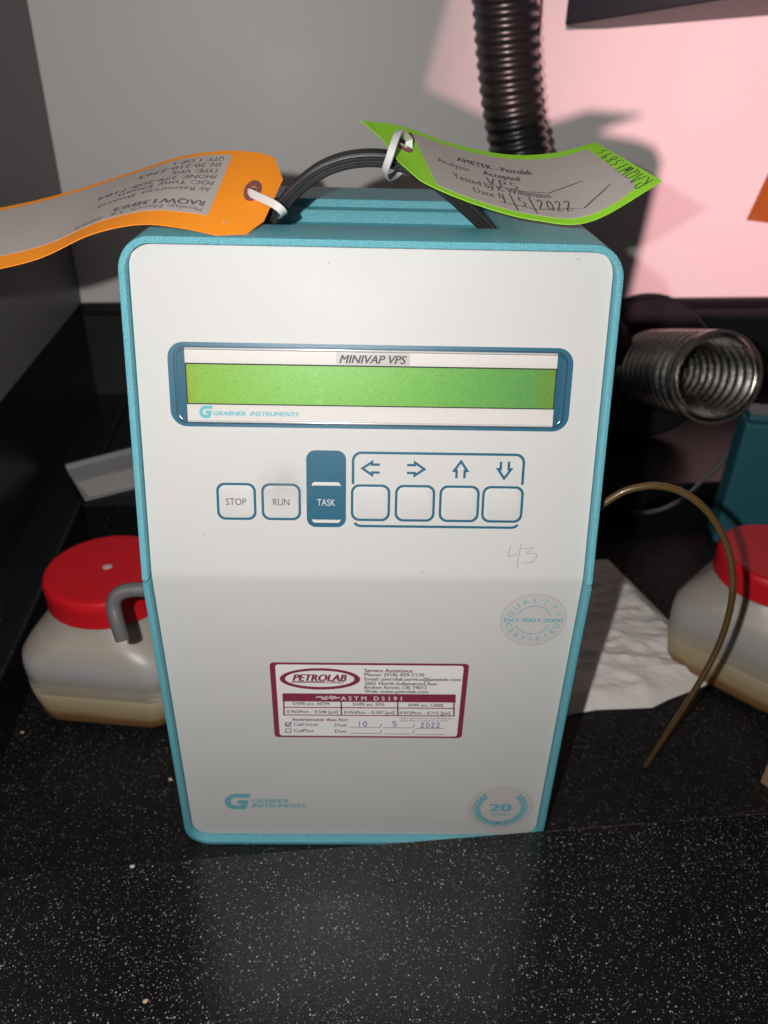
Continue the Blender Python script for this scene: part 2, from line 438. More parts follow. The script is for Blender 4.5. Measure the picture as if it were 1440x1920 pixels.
# added unseen plate, cut to shape the pink lamp's light, well behind the camera
def shade_pt(px, py, y=-.58):
    w = onY(px, py, YB)
    return PINK_AT + (w - PINK_AT) * ((y - PINK_AT[1]) / (w[1] - PINK_AT[1]))
pts = [(905, -240), (840, 0), (795, 165), (900, 213), (960, 232), (1010, 237), (1060, 222), (1105, 207), (1210, 215), (1150, 236), (1120, 249), (1200, 264), (1228, 276), (1241, 304), (1180, 560), (1173, 590), (2300, 592), (2300, 1500), (-1500, 1500), (-1500, -240)]
v = [shade_pt(*p) for p in pts]; n = len(v); v += [(p[0], p[1] + .0008, p[2]) for p in v]
f = [tuple(range(n)), tuple(range(2 * n - 1, n - 1, -1))] + [(k, k + n, (k + 1) % n + n, (k + 1) % n) for k in range(n)]
tag(mesh('added_shadow_plate', v, f, M['funnel']), kind='structure')

# ================================================================== THE ANALYZER
HWD = .1265; ZF = .22984; UP = .18254; AN = .24891
SA, CA = math.sin(AN), math.cos(AN)
ZT = ZF + UP * CA; YT = UP * SA; YBK = .2145
def yfront(z): return 0.0 if z <= ZF else (z - ZF) * math.tan(AN)
an = empty('vapor_pressure_analyzer', (0, .1, 0))
an.location = (0, 0, 0)
tag(an, 'tall white-fronted laboratory analyzer in a teal housing with a green display strip', 'analyzer')
RT = .0165; RB = .0175; TK = .0037
def arc(cx, cz, r, a0, a1, n=12): return [((cx + r * math.cos(R(a0 + (a1 - a0) * k / n)), cz + r * math.sin(R(a0 + (a1 - a0) * k / n))), (math.cos(R(a0 + (a1 - a0) * k / n)), math.sin(R(a0 + (a1 - a0) * k / n)))) for k in range(n + 1)]
def linpts(p, q, nrm, n): return [((p[0] + (q[0] - p[0]) * k / n, p[1] + (q[1] - p[1]) * k / n), nrm) for k in range(n + 1)]
GAP = .0013
up_path = linpts((HWD, ZF + GAP), (HWD, ZT - RT), (1, 0), 6)[:-1] + arc(HWD - RT, ZT - RT, RT, 0, 90) + arc(-HWD + RT, ZT - RT, RT, 90, 180) + linpts((-HWD, ZT - RT), (-HWD, ZF + GAP), (-1, 0), 6)[1:]
lo_path = linpts((-HWD, ZF - GAP), (-HWD, .004 + RB), (-1, 0), 6)[:-1] + arc(-HWD + RB, .004 + RB - .004, RB, 180, 270) + arc(HWD - RB, RB, RB, 270, 360) + linpts((HWD, RB), (HWD, ZF - GAP), (1, 0), 6)[1:]
def shell(name, path, skip_top=False):
    v = []; f = []; br = .0011
    for (x, z), (nx, nz) in path:
        P = lambda d: (x - nx * d, z - nz * d)
        def y(d): return yfront(P(d)[1])
        prof = [(0, YBK), (0, y(0) + br), (br * .3, y(0) + br * .3), (br, y(0)), (TK - br * .7, y(TK)), (TK - br * .2, y(TK) + br * .2), (TK, y(TK) + br * .7), (TK, y(TK) + .02), (TK, YBK)]
        for d, yy in prof:
            px, pz = P(d); v.append((px, yy, pz))
    k = 9
    for i in range(len(path) - 1):
        for j in range(k - 1):
            if skip_top and j == 0:
                (xa, za), _ = path[i]; (xb, zb), _ = path[i + 1]
                if abs(za - ZT) < 1e-6 and abs(zb - ZT) < 1e-6: continue
            if skip_top and j == 7:
                (xa, za), _ = path[i]; (xb, zb), _ = path[i + 1]
                if abs(za - ZT) < 1e-6 and abs(zb - ZT) < 1e-6: continue
            a = i * k + j; f.append((a, a + 1, a + k + 1, a + k))
    f.append(tuple(range(k))); f.append(tuple((len(path) - 1) * k + j for j in range(k - 1, -1, -1)))
    return v, f
SLOT = (-.0665, .0685, .0795, .168)
v, f = shell('upper', up_path, True)
mb = MB().add(v, f)
xa, xb, ya, yb = -HWD + RT, HWD - RT, YT + .0011, YBK
s0, s1, t0, t1 = SLOT
TV = [(xa, ya, ZT), (xb, ya, ZT), (xb, yb, ZT), (xa, yb, ZT)]
hole = [(s0, t0, ZT), (s1, t0, ZT), (s1, t1, ZT), (s0, t1, ZT)]
mb.add(TV + hole, [(0, 1, 5, 4), (1, 2, 6, 5), (2, 3, 7, 6), (3, 0, 4, 7)])
o = mb.build('upper_housing', M['teal'], an); fixnormals(o); o.data.polygons.foreach_set('use_smooth', [True] * len(o.data.polygons)); o.data.set_sharp_from_angle(angle=R(32))
v, f = shell('lower', lo_path)
o = mesh('lower_housing', v, f, M['teal'], an); fixnormals(o); o.data.polygons.foreach_set('use_smooth', [True] * len(o.data.polygons)); o.data.set_sharp_from_angle(angle=R(32))
# back plate
ol = [p for p, _ in up_path] + [p for p, _ in lo_path]
mesh('back_plate', [(x * .98, YBK - .004, z * .985 + .002) for x, z in ol], [tuple(range(len(ol)))], M['teal_dim'], an)
# handle recess: floor, front and end walls, back wall with a step and a rounded nose
mb = MB()
D = .0135
prof = [(t0, ZT), (t0 + .0012, ZT - .0006), (t0 + .0016, ZT - D * .85), (t0 + .004, ZT - D), (t1 - .016, ZT - D), (t1 - .0125, ZT - D + .0015), (t1 - .0115, ZT - .0068), (t1 - .0105, ZT - .0052), (t1 - .0085, ZT - .0047), (t1 - .0018, ZT - .0047), (t1 - .0014, ZT - .0040), (t1 - .0012, ZT - .0004), (t1, ZT)]
n = len(prof)
mb.add([(s0, y, z) for y, z in prof] + [(s1, y, z) for y, z in prof], [(k, k + 1, n + k + 1, n + k) for k in range(n - 1)] + [tuple(range(n)), tuple(range(2 * n - 1, n - 1, -1))])
mb.build('handle_recess', M['teal'], an, True, 35)

# ---- front panel surface: (x, s) -> world, s runs up the panel from its foot
REC = .006
_s = np.linspace(0, .45, 1801); _zf = ZF + REC * math.tan(AN / 2)
_t = np.clip((_s - (_zf - .004)) / .008, 0, 1); _ang = AN * _t * _t * (3 - 2 * _t)
_y = REC + np.r_[0, np.cumsum((np.sin(_ang[1:]) + np.sin(_ang[:-1])) / 2 * np.diff(_s))]
_z = np.r_[0, np.cumsum((np.cos(_ang[1:]) + np.cos(_ang[:-1])) / 2 * np.diff(_s))]
def FP(x, s, lift=0.0):
    y = np.interp(s, _s, _y); z = np.interp(s, _s, _z); a = np.interp(s, _s, _ang)
    return (x, y - lift * math.cos(a), z + lift * math.sin(a))
def mm(v, lift): return [FP(p[0] * .001, p[1] * .001, lift + (p[2] if len(p) > 2 else 0)) for p in v]
PW = .1222; P0 = .0046; P1 = .4088; PR = .0125; PRB = .0125
def halfw(s):
    if s > P1 - PR: d = s - (P1 - PR); return PW - PR + math.sqrt(max(0, PR * PR - d * d))
    if s < P0 + PRB: d = P0 + PRB - s; return PW - PRB + math.sqrt(max(0, PRB * PRB - d * d))
    return PW
rows = sorted(set(list(np.linspace(P0, P0 + PRB, 9)) + list(np.linspace(P0 + PRB, _zf - .005, 6)) + list(np.linspace(_zf - .005, _zf + .005, 13)) + list(np.linspace(_zf + .005, P1 - PR, 6)) + [P1 - PR + PR * math.sin(R(a)) for a in range(0, 91, 8)] + [P1]))
v = []; f = []
for s in rows:
    w = halfw(s)
    for x in (-w, w):
        v.append(FP(x, s, 0)); v.append(FP(x, s, -.002))
for i in range(len(rows) - 1):
    a = i * 4; b = a + 4
    f += [(a, a + 2, b + 2, b), (a + 1, a, b, b + 1), (a + 2, a + 3, b + 3, b + 2)]
f += [(0, 1, 3, 2), tuple(len(v) - k for k in (4, 2, 1, 3))]
fp = mesh('front_panel', v, f, M['panel'], an, True, 40)
# a few scuffs on the panel
mb = MB()
for px, ps, l, a in ((30, 234, 1.6, 20), (-60, 190, 1.2, 70), (104, 404, 1.8, 0), (-22, 400, .9, 40), (63.6, 277.6, .5, 0), (66.0, 277.2, .8, 0), (45.4, 279, .5, 0), (58, 232, .7, 80), (-92, 255, 1, 10), (10, 60, .9, 45), (83, 190, .8, 60)):
    c, s_ = math.cos(R(a)), math.sin(R(a)); w = .22
    mb.add(mm([(px + l / 2 * c - w * s_, ps + l / 2 * s_ + w * c), (px - l / 2 * c - w * s_, ps - l / 2 * s_ + w * c), (px - l / 2 * c + w * s_, ps - l / 2 * s_ - w * c), (px + l / 2 * c + w * s_, ps + l / 2 * s_ - w * c)], .00012), [(0, 1, 2, 3)])
tag(mb.build('scuff_marks', M['pencil'], fp), kind='stuff')

# ---- display window
dw = mesh('display_window', mm(rrect(-105.9, 315.7, 106.0, 359.8, 8.5), .00015), [tuple(range(32))], M['blue'], an)
def plate(name, out, lift, m, parent):
    v2, f2 = fill2(out); return mesh(name, mm(v2, lift), f2, m, parent)
plate('display_card', rrect(-97.0, 318.2, 97.5, 357.0, .4), .0003, M['white_card'], dw)
mb = MB(); v2, f2 = ring2(rrect(-97.0, 327.6, 97.6, 349.2, .3), rrect(-96.4, 328.2, 97.0, 348.5, .3)); mb.add(mm(v2, .00042), f2)
mb.build('lcd_cutout_shadow', M['slot_dark'], dw)  # dark ring painted as the shadow line of the LCD cutout
plate('lcd_panel', rrect(-96.5, 328.0, 97.1, 348.6, .2), .00038, M['lcd'], dw)
plate('model_strip', rrect(-18.5, 349.4, 20.0, 355.9, .3), .00045, M['tape'], dw)
mb = MB(); v2, f2 = text_fit('MINIVAP VPS', -16.6, 18.3, 350.3, 4.1, bold=.028, shear=.28); mb.add(mm(v2, .00055), f2); mb.build('model_lettering', M['grey_ink'], dw)
def glogo(x0, s0, w, h):
    P = [(1.02, .87), (.45, .87)] + [(.45 + .33 * math.cos(R(a)), .5 + .37 * math.sin(R(a))) for a in range(105, 260, 15)] + [(.45, .13), (.78, .13), (.83, .47), (.52, .47)]
    v2, f2 = stroke2(P, .25)
    return [(x0 + (p[0] + .10 * (p[1] - .5)) * w, s0 + p[1] * h) for p in v2], f2
mb = MB(); v2, f2 = glogo(-90.6, 320.4, 6.5, 6.6); mb.add(mm(v2, .00055), f2)
v2, f2 = text_fit('GRABNER  INSTRUMENTS', -83.4, -38.2, 321.9, 2.2, bold=.03, shear=.25); mb.add(mm(v2, .00055), f2)
mb.build('brand_lettering', M['cyan_ink'], dw)
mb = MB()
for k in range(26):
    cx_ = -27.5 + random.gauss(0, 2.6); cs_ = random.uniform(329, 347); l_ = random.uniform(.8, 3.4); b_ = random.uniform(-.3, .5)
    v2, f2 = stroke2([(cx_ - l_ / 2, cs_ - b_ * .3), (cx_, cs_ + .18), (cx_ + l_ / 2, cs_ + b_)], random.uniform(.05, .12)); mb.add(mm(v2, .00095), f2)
tag(mb.build('scratch_glints', M['scratch_glint'], dw), kind='stuff')  # pale lines: flash streak painted along fine scratches in the film
# raised clear ridge round the window and the clear cover itself
mb = MB()
o1, o2, o3 = rrect(-102.9, 317.5, 103.0, 357.9, 6), rrect(-101.9, 318.5, 102.0, 356.9, 5.2), rrect(-100.9, 319.5, 101.0, 355.9, 4.4)
n = len(o1)
mb.add(mm(o1, .0006) + mm(o2, .0017) + mm(o3, .0006), [(r * n + k, r * n + (k + 1) % n, (r + 1) * n + (k + 1) % n, (r + 1) * n + k) for r in range(2) for k in range(n)])
mb.build('window_ridge', M['ridge'], dw, True)
plate('cover_film', rrect(-100.4, 320.0, 100.5, 355.4, 3.8), .0009, M['film'], dw)

# ---- keys
def key(name, x0, s0, x1, s1, label=None):
    r = 4.6; w = 1.35
    v2, f2 = ring2(rrect(x0, s0, x1, s1, r), rrect(x0 + w, s0 + w, x1 - w, s1 - w, r - w * .8))
    o = mesh(name, mm(v2, .0002), f2, M['blue'], an)
    if label: o['label'] = label
    # soft dome of the membrane key
    a, b = rrect(x0 + w, s0 + w, x1 - w, s1 - w, r - w * .8), rrect(x0 + 2.6, s0 + 2.6, x1 - 2.6, s1 - 2.6, 2.6); n = len(a)
    mesh('key_cap', mm(a, .00012) + mm(b, .00042), [(k, (k + 1) % n, n + (k + 1) % n, n + k) for k in range(n)] + [tuple(range(n, 2 * n))], M['panel'], o, True, 60)
    return o
def lettering(parent, body, x0, x1, base, cap, m, lift=.0006, **k):
    v2, f2 = text_fit(body, x0, x1, base, cap, **k); return mesh('lettering', mm(v2, lift), f2, m, parent)
k = key('stop_key', -83.8, 263.9, -62.2, 285.0, 'key outlined in blue reading STOP'); lettering(k, 'STOP', -78.7, -67.6, 272.6, 3.7, M['grey_ink'])
k = key('run_key', -59.3, 264.0, -37.7, 285.0, 'key outlined in blue reading RUN, smudged'); lettering(k, 'RUN', -53.0, -44.0, 272.7, 3.7, M['grey_ink'])
# smudge of fingers on the run key
sm = bpy.data.materials.new('finger_smudge'); sm.use_nodes = True
nt = sm.node_tree; b = nt.nodes['Principled BSDF']; b.inputs['Base Color'].default_value = (.33, .32, .30, 1); b.inputs['Roughness'].default_value = .8
tc = nt.nodes.new('ShaderNodeTexCoord'); n1 = nt.nodes.new('ShaderNodeTexNoise'); n1.inputs['Scale'].default_value = 70; n1.inputs['Detail'].default_value = 5
sub = nt.nodes.new('ShaderNodeVectorMath'); sub.operation = 'DISTANCE'; sub.inputs[1].default_value = FP(-.047, .283); nt.links.new(tc.outputs['Object'], sub.inputs[0])
mr = nt.nodes.new('ShaderNodeMapRange'); mr.inputs['From Min'].default_value = .002; mr.inputs['From Max'].default_value = .017; mr.inputs['To Min'].default_value = .32; mr.inputs['To Max'].default_value = 0; nt.links.new(sub.outputs['Value'], mr.inputs['Value'])
mu = nt.nodes.new('ShaderNodeMath'); mu.operation = 'MULTIPLY'; nt.links.new(tc.outputs['Object'], n1.inputs['Vector']); nt.links.new(n1.outputs['Fac'], mu.inputs[0]); nt.links.new(mr.outputs['Result'], mu.inputs[1]); nt.links.new(mu.outputs[0], b.inputs['Alpha'])
plate('finger_smudge', ell(-47, 283, 17, 17, 32), .00075, sm, k)
tk = mesh('task_key', mm(rrect(-34.6, 260.3, -13.0, 303.7, 5), .0002), [tuple(range(32))], M['blue'], an); tk['label'] = 'solid blue key reading TASK'
lettering(tk, 'TASK', -28.8, -18.9, 272.7, 3.7, M['white_card'], .0004)
def crescent(cx, w, s, h, updown):
    top = [(cx - w, s), (cx - w + .6, s + h * .75), (cx - w + 1.6, s + h), (cx + w - 1.6, s + h), (cx + w - .6, s + h * .75), (cx + w, s), (cx + w - 1.2, s + h * .12), (cx - w + 1.2, s + h * .12)]
    if updown < 0: top = [(x, 2 * s - y) for x, y in top]
    return top
for cs, h, ud in ((283.9, 2.2, 1), (264.9, 2.0, -1)):
    P = crescent(-23.8, 8.0, cs, h, ud); c = [(sum(p[0] for p in P) / 8, cs + ud * h * .55)]
    mesh('key_crescent', mm(P + c, .0004), [(k, (k + 1) % 8, 8) for k in range(8)], M['white_card'], tk)
# frame round the four arrow keys, with gaps where the outer keys touch it
fr = rrect(-9.9, 260.5, 84.3, 303.4, 5.2, 10); n = len(fr)
fi = rrect(-8.5, 261.9, 82.9, 302.0, 4.0, 10)
def covered(p):
    return any(x0 - .7 < p[0] < x1 + .7 and 263.9 - 1.4 < p[1] < 285.2 + .7 for x0, x1 in ((-10.4, 11.3), (61.9, 85.4)))
dense_o, dense_i = [], []
for k in range(n):
    for t in np.linspace(0, 1, 40, endpoint=False):
        dense_o.append(tuple(np.array(fr[k]) * (1 - t) + np.array(fr[(k + 1) % n]) * t)); dense_i.append(tuple(np.array(fi[k]) * (1 - t) + np.array(fi[(k + 1) % n]) * t))
v2, f2 = ring2(dense_o, dense_i); N = len(dense_o)
f2 = [q for i, q in enumerate(f2) if not covered(dense_o[i])]
mesh('key_frame', mm(v2, .0002), f2, M['blue'], an)
for i, (x0, x1, rot, lb) in enumerate(((-10.3, 11.3, 0, 'left'), (13.9, 36.0, 180, 'right'), (38.3, 60.5, -90, 'up'), (61.9, 85.4 - .6, 90, 'down'))):
    k = key('arrow_key', x0, 264.1, x1, 285.1, 'blank key under the %s arrow' % lb)
    cx = (x0 + x1) / 2; cs = 294.0
    A = [[(4.8, 2.2), (.6, 2.2), (.6, 3.6), (-4.6, 0), (.6, -3.6), (.6, -2.2), (4.8, -2.2)]]
    c, s_ = math.cos(R(rot)), math.sin(R(rot)); mb = MB()
    for P in A:
        v2, f2 = stroke2([(cx + p[0] * c - p[1] * s_, cs + p[0] * s_ + p[1] * c) for p in P], 1.35); mb.add(mm(v2, .0002), f2)
    mb.build('arrow_symbol', M['blue'], k)

# ---- pencilled 43
mb = MB()
for P in ([(79.6, 250.6), (78.4, 244.2), (83.9, 245.6)], [(85.4, 251.9), (84.4, 243.5), (84.0, 236.2)], [(86.2, 249.3), (87.3, 248.9), (92.9, 249.8), (88.7, 246.2), (94.2, 246.2), (95.0, 245.0), (92.4, 240.7), (86.2, 240.3)]):
    v2, f2 = stroke2(P, .38); mb.add(mm(v2, .0002), f2)
mb.build('handwritten_number', M['pencil'], an)

# ---- round stickers
def seal_disc(name, cx, cs, rx, ry):
    o = plate(name, ell(cx, cs, rx, ry, 56), .0002, M['sticker'], an)
    v2, f2 = ring2(ell(cx, cs, rx, ry, 56), ell(cx, cs, rx - .35, ry - .35, 56)); mesh('sticker_edge', mm(v2, .00028), f2, M['sticker_rim'], o)
    return o
qs = seal_disc('quality_seal', 97.3, 201.2, 19.4, 19.4)
mb = MB()
def arc_text(mb, body, cx, cs, r, a_mid, step, size, flip, bold=.02):
    n = len(body)
    for i, ch in enumerate(body):
        a = a_mid + (i - (n - 1) / 2) * (step if flip else -step)
        v2, f2 = text2(ch)
        x0 = min(p[0] for p in v2); x1 = max(p[0] for p in v2)
        ca, sa = math.cos(R(a)), math.sin(R(a))
        out = []
        for p in v2:
            lx = (p[0] - (x0 + x1) / 2) * size * 1.15; ly = p[1] * size
            if flip: ly -= size * .73
            tx, ty = (-sa, ca); 
            if flip: out.append((cx + ca * (r - 0) + (-lx * tx) * -1 + (-ca) * (ly + size * .0), cs + sa * r + lx * ty + (-sa) * (ly)))
            else: out.append((cx + ca * r - lx * tx + ca * ly, cs + sa * r - lx * ty + sa * ly))
        mb.add(mm(out, .0003), f2)
arc_text(mb, 'QUALITY', 97.3, 201.2, 12.6, 90, 24, 5.0, False)
arc_text(mb, 'CERTIFIED', 97.3, 201.2, 12.8, 270, 18.5, 5.0, True)
v2, f2 = text_fit('ISO 9001:2000', 80.2, 115.0, 199.6, 2.9, bold=.03); mb.add(mm(v2, .0003), f2)
for a0, a1 in ((20, 160), (202, 338)):
    v2, f2 = stroke2(ell(97.3, 201.2, 10.4, 10.4, 24, a0, a1), .5); mb.add(mm(v2, .0003), f2)
mb.build('seal_lettering', M['cyan_ink2'], qs)
ys = seal_disc('anniversary_seal', 94.6, 33.6, 22.6, 21.8)
mb = MB()
v2, f2 = text_fit('20', 87.2, 101.8, 30.2, 7.6, bold=.05); mb.add(mm(v2, .0003), f2)
v2, f2 = text_fit('YEARS', 87.6, 101.4, 25.4, 2.6, bold=.035); mb.add(mm(v2, .0003), f2)
for sgn in (1, -1):
    v2, f2 = stroke2([(94.6 + sgn * 16.2 * math.cos(R(a)), 33.6 + 16.2 * math.sin(R(a))) for a in range(-98, 42, 6)], 1.1); mb.add(mm(v2, .0003), f2)
    for j, a in enumerate(np.linspace(-92, 38, 12)):
        for side in (-1, 1):
            c0 = np.array([94.6 + sgn * 16.2 * math.cos(R(a)), 33.6 + 16.2 * math.sin(R(a))])
            tdir = np.array([-sgn * math.sin(R(a)), math.cos(R(a))]); rd = np.array([sgn * math.cos(R(a)), math.sin(R(a))])
            d = tdir * .82 + rd * side * .5; d /= np.linalg.norm(d); nn = np.array([-d[1], d[0]])
            L = 6.2 if side > 0 else 4.4
            P = [c0, c0 + d * L * .45 + nn * 1.25, c0 + d * L, c0 + d * L * .45 - nn * 1.25]
            mb.add(mm([tuple(p) for p in P], .00032), [(0, 1, 2, 3)])
mb.build('seal_lettering', M['cyan_ink2'], ys)
# ---- brand mark at the foot
mb = MB(); v2, f2 = glogo(-97.4, 31.0, 17, 16.4); mb.add(mm(v2, .0002), f2)
bl = mb.build('brand_logo', M['cyan_ink2'], an)
mb = MB()
v2, f2 = text_fit('GRABNER', -78.0, -53.5, 38.0, 4.0, bold=.03, shear=.25); mb.add(mm(v2, .0002), f2)
v2, f2 = text_fit('INSTRUMENTS', -79.0, -41.8, 33.0, 4.0, bold=.03, shear=.25); mb.add(mm(v2, .0002), f2)
mb.build('lettering', M['cyan_ink2'], bl)

# ---- service label
def LB(zx, zy):        # measured on the label's own artwork grid
    t = (zy - 130) / 470.0
    l = 88 + 22 * t; r = 1310 - 45 * t
    u = (zx - l) / (r - l)
    return (-59.6 + u * 121.8, 166.8 - t * 64.2)
sl = mesh('service_label', mm(rrect(-59.6, 102.6, 62.2, 166.8, 2.6), .0003), [tuple(range(32))], M['maroon'], an)
plate('label_paper', rrect(-56.2, 104.2, 59.0, 165.2, 2.0), .0004, M['label_white'], sl)
dark, red, white, pen = MB(), MB(), MB(), MB()
def LT(mb, body, zx0, zx1, base, cap, lift=.0005, **k):
    v2, f2 = text_fit(body, zx0, zx1, 0, 1, **k); mb.add(mm([(*LB(p[0], base - p[1] * cap), p[2]) for p in v2], lift), f2)
def LR(mb, x0, y0, x1, y1, lift=.0005): mb.add(mm([LB(x0, y0), LB(x1, y0), LB(x1, y1), LB(x0, y1)], lift), [(0, 1, 2, 3)])
v2, f2 = ring2(ell(395, 226, 246, 65, 56), ell(393, 225, 212, 49, 56)); red.add(mm([LB(*p) for p in v2], .0005), f2)
LT(red, 'PETROLAB', 230, 556, 238, 38, bold=.055, shear=.25)
LR(red, 222, 241, 425, 249); LT(red, 'COMPANY', 430, 545, 252, 13, bold=.03, shear=.2)
LT(red, 'Service Assistance', 668, 962, 183, 21, bold=.03)
for tx, x1, bs in (('Phone: (918) 459-7170', 1033, 207), ('Email: petrolab.service@ametek.com', 1258, 233), ('2001 North Indianwood Ave', 1110, 260), ('Broken Arrow, OK 74012', 1050, 284), ('Web: www.petrolab.com', 1057, 309)):
    LT(dark, tx, 668, x1, bs, 19, bold=.022)
LR(red, 163, 315, 1228, 366)
LT(white, 'A S T M   D 5 1 9 1', 522, 895, 355, 24, lift=.0006, bold=.01)
for P in ([(368, 338), (400, 334), (420, 342), (440, 330)], [(400, 346), (430, 350), (455, 338), (480, 345), (515, 338)], [(450, 330), (490, 334), (470, 350), (455, 340)]):
    v2, f2 = stroke2(P, 5); white.add(mm([LB(*p) for p in v2], .0006), f2)  # white scribbles painted for reflections on the tape over the bar
for x in (166, 518, 866, 1213): LR(red, x, 366, x + 9, 455)
for y in (400, 449): LR(red, 166, y, 1222, y + 6)
for tx, x0, x1, bs in (('DVPE acc. ASTM', 228, 450, 388), ('DVPE acc. EPA', 595, 787, 390), ('RVPE acc. CARB', 938, 1150, 393), ('0.965Ptot \u2013 0.548 [psi]', 188, 500, 439), ('0.956Ptot \u2013 0.347 [psi]', 540, 848, 441), ('0.972Ptot \u2013 0.715 [psi]', 882, 1192, 443)):
    LT(dark, tx, x0, x1, bs, 18, bold=.02)
LT(red, 'Instrument due for:', 225, 565, 490, 19, bold=.03)
LT(red, '*calibration intervals may be different', 880, 1210, 473, 10, shear=.2); LT(red, 'depending on customer protocol', 885, 1185, 488, 10, shear=.2)
for row, tx in ((0, 'CalCheck'), (1, 'CalPlus')):
    dy = 41 * row
    v2, f2 = ring2([(175, 500 + dy), (213, 500 + dy), (213, 528 + dy), (175, 528 + dy)], [(180, 504 + dy), (208, 504 + dy), (208, 524 + dy), (180, 524 + dy)]); dark.add(mm([LB(*p) for p in v2], .0005), f2)
    LT(dark, tx, 228, 380 if row == 0 else 350, 523 + dy, 20, bold=.01); LT(dark, 'Due:', 482, 558, 525 + dy, 20, bold=.01)
    for x0, x1, y in ((572, 752, 528), (778, 950, 530), (980, 1157, 533)): LR(dark, x0, y + dy, x1, y + 3 + dy)
    for x in (763, 966):
        v2, f2 = stroke2([(x - 6, 533 + dy), (x + 8, 506 + dy)], 4); dark.add(mm([LB(*p) for p in v2], .0005), f2)
v2, f2 = stroke2([(180, 510), (192, 522), (216, 496)], 6); pen.add(mm([LB(*p) for p in v2], .0006), f2)
fnL = lambda x, y: FP(*[c * .001 for c in LB(x, -y)], .0006)
hand(pen, '10', 620, 692, -522, 32, 5, fnL); hand(pen, '5', 836, 880, -522, 32, 5, fnL); hand(pen, '2022', 1012, 1142, -527, 30, 5, fnL)
dark.build('label_lettering', M['grey_ink'], sl); red.build('label_artwork', M['maroon'], sl); white.build('bar_lettering_glints', M['label_white'], sl); tag(pen.build('pen_writing', M['violet_ink'], sl), kind='stuff')

# ---- feet
for x in (-.09, .09):
    for y in (.03, .185):
        mesh('rubber_foot', *sweep([np.array((x, y, -.0002)), np.array((x, y, .003))], lambda i: circ(.008, 14), up=(1, 0, 0)), M['handle'], an)

# ---- carry handle: a ribbed rubber strap bowed out of the recess
hp = [un(px, py, 1, .100) for px, py in ((512, 408), (535, 378), (560, 351), (600, 320), (645, 302), (695, 296), (745, 302), (795, 325), (842, 360), (884, 398), (918, 432))]
P, _ = resample(catmull(hp, 10), .0022)
def strap(i):
    w, t = .0095, .0034
    top = [(t + (.0005 if k % 2 else 0), -w + 2 * w * k / 12) for k in range(13)]
    fr_ = [(t - .0009, w + .0003)]
    for cc in (.0006, -.0022):
        fr_ += [(cc + .0013 * math.cos(R(a_)), w + .0002 + .0014 * math.sin(R(a_))) for a_ in (10, 50, 90, 130, 170)]
    bot = [(-t, w * .8), (-t, -w * .8)]
    return top + fr_ + bot + [(-t * .6, -w - .0008), (t * .6, -w - .0008)]
v, f = sweep(P, strap)
h = mesh('carry_handle', v, f, M['handle'], an, True, 30); fixnormals(h)
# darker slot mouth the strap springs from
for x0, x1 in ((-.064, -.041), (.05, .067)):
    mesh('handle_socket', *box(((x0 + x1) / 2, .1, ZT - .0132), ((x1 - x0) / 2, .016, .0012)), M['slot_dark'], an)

# ---- tubes on its flanks
P = [un(px, py, 1, .05) for px, py in ((300, 1100), (275, 1105), (244, 1106))] + [un(222, 1114, 1, .049), un(213, 1134, 1, .047), un(219, 1164, 1, .043), un(230, 1198, 1, .04)]
v, f = tube(catmull(P, 6), .0048, 16, up=(0, 1, 0)); mesh('drain_tube', v, f, M['grey_tube'], an, True, 50)
pp = [(1108, 962), (1135, 942), (1168, 922), (1200, 913), (1232, 911), (1275, 921), (1318, 950), (1350, 994), (1369, 1045), (1374, 1100), (1366, 1155), (1345, 1216), (1312, 1278), (1275, 1338), (1240, 1390), (1211, 1435)]
ys_ = np.interp(np.linspace(0, 1, len(pp)), [0, .25, .62, 1], [.036, .034, .034, .0708])
P = [un(px, py, 1, y) for (px, py), y in zip(pp, ys_)]
P = [np.array((.116, .040, P[0][2] - .005))] + P
v, f = tube(catmull(P, 5), .0021, 14, up=(0, 1, 0)); mesh('sample_tube', v, f, M['amber'], an, True, 50)

# ================================================================== TAGS
class Sheet:
    """a bent card: rows of (top point, bottom point); u along, v across"""
    def __init__(s, secs):
        s.t = np.array([a for a, b in secs]); s.b = np.array([b for a, b in secs]); s.n = len(secs)
    def _cr(s, A, u):
        x = min(max(u, 0), .99999) * (s.n - 1); i = int(x); t = x - i
        p1, p2 = A[i], A[i + 1]; p0 = A[i - 1] if i else 2 * p1 - p2; p3 = A[i + 2] if i + 2 < s.n else 2 * p2 - p1
        return .5 * (2 * p1 + (p2 - p0) * t + (2 * p0 - 5 * p1 + 4 * p2 - p3) * t * t + (3 * p1 - p0 - 3 * p2 + p3) * t ** 3)
    def raw(s, u, v): return s._cr(s.t, u) * (1 - v) + s._cr(s.b, u) * v
    def __call__(s, u, v, lift=0.0):
        p = s.raw(u, v)
        if lift == 0: return p
        e = 1e-3
        du = s.raw(min(u + e, 1), v) - s.raw(max(u - e, 0), v); dv = s._cr(s.b, u) - s._cr(s.t, u)
        n = np.cross(du, dv); n /= np.linalg.norm(n)
        if n @ (CAM - p) < 0: n = -n
        return p + n * lift
def in_poly(p, P):
    c = False; n = len(P)
    for i in range(n):
        (x0, y0), (x1, y1) = P[i], P[(i + 1) % n]
        if (y0 > p[1]) != (y1 > p[1]) and p[0] < (x1 - x0) * (p[1] - y0) / (y1 - y0) + x0: c = not c
    return c
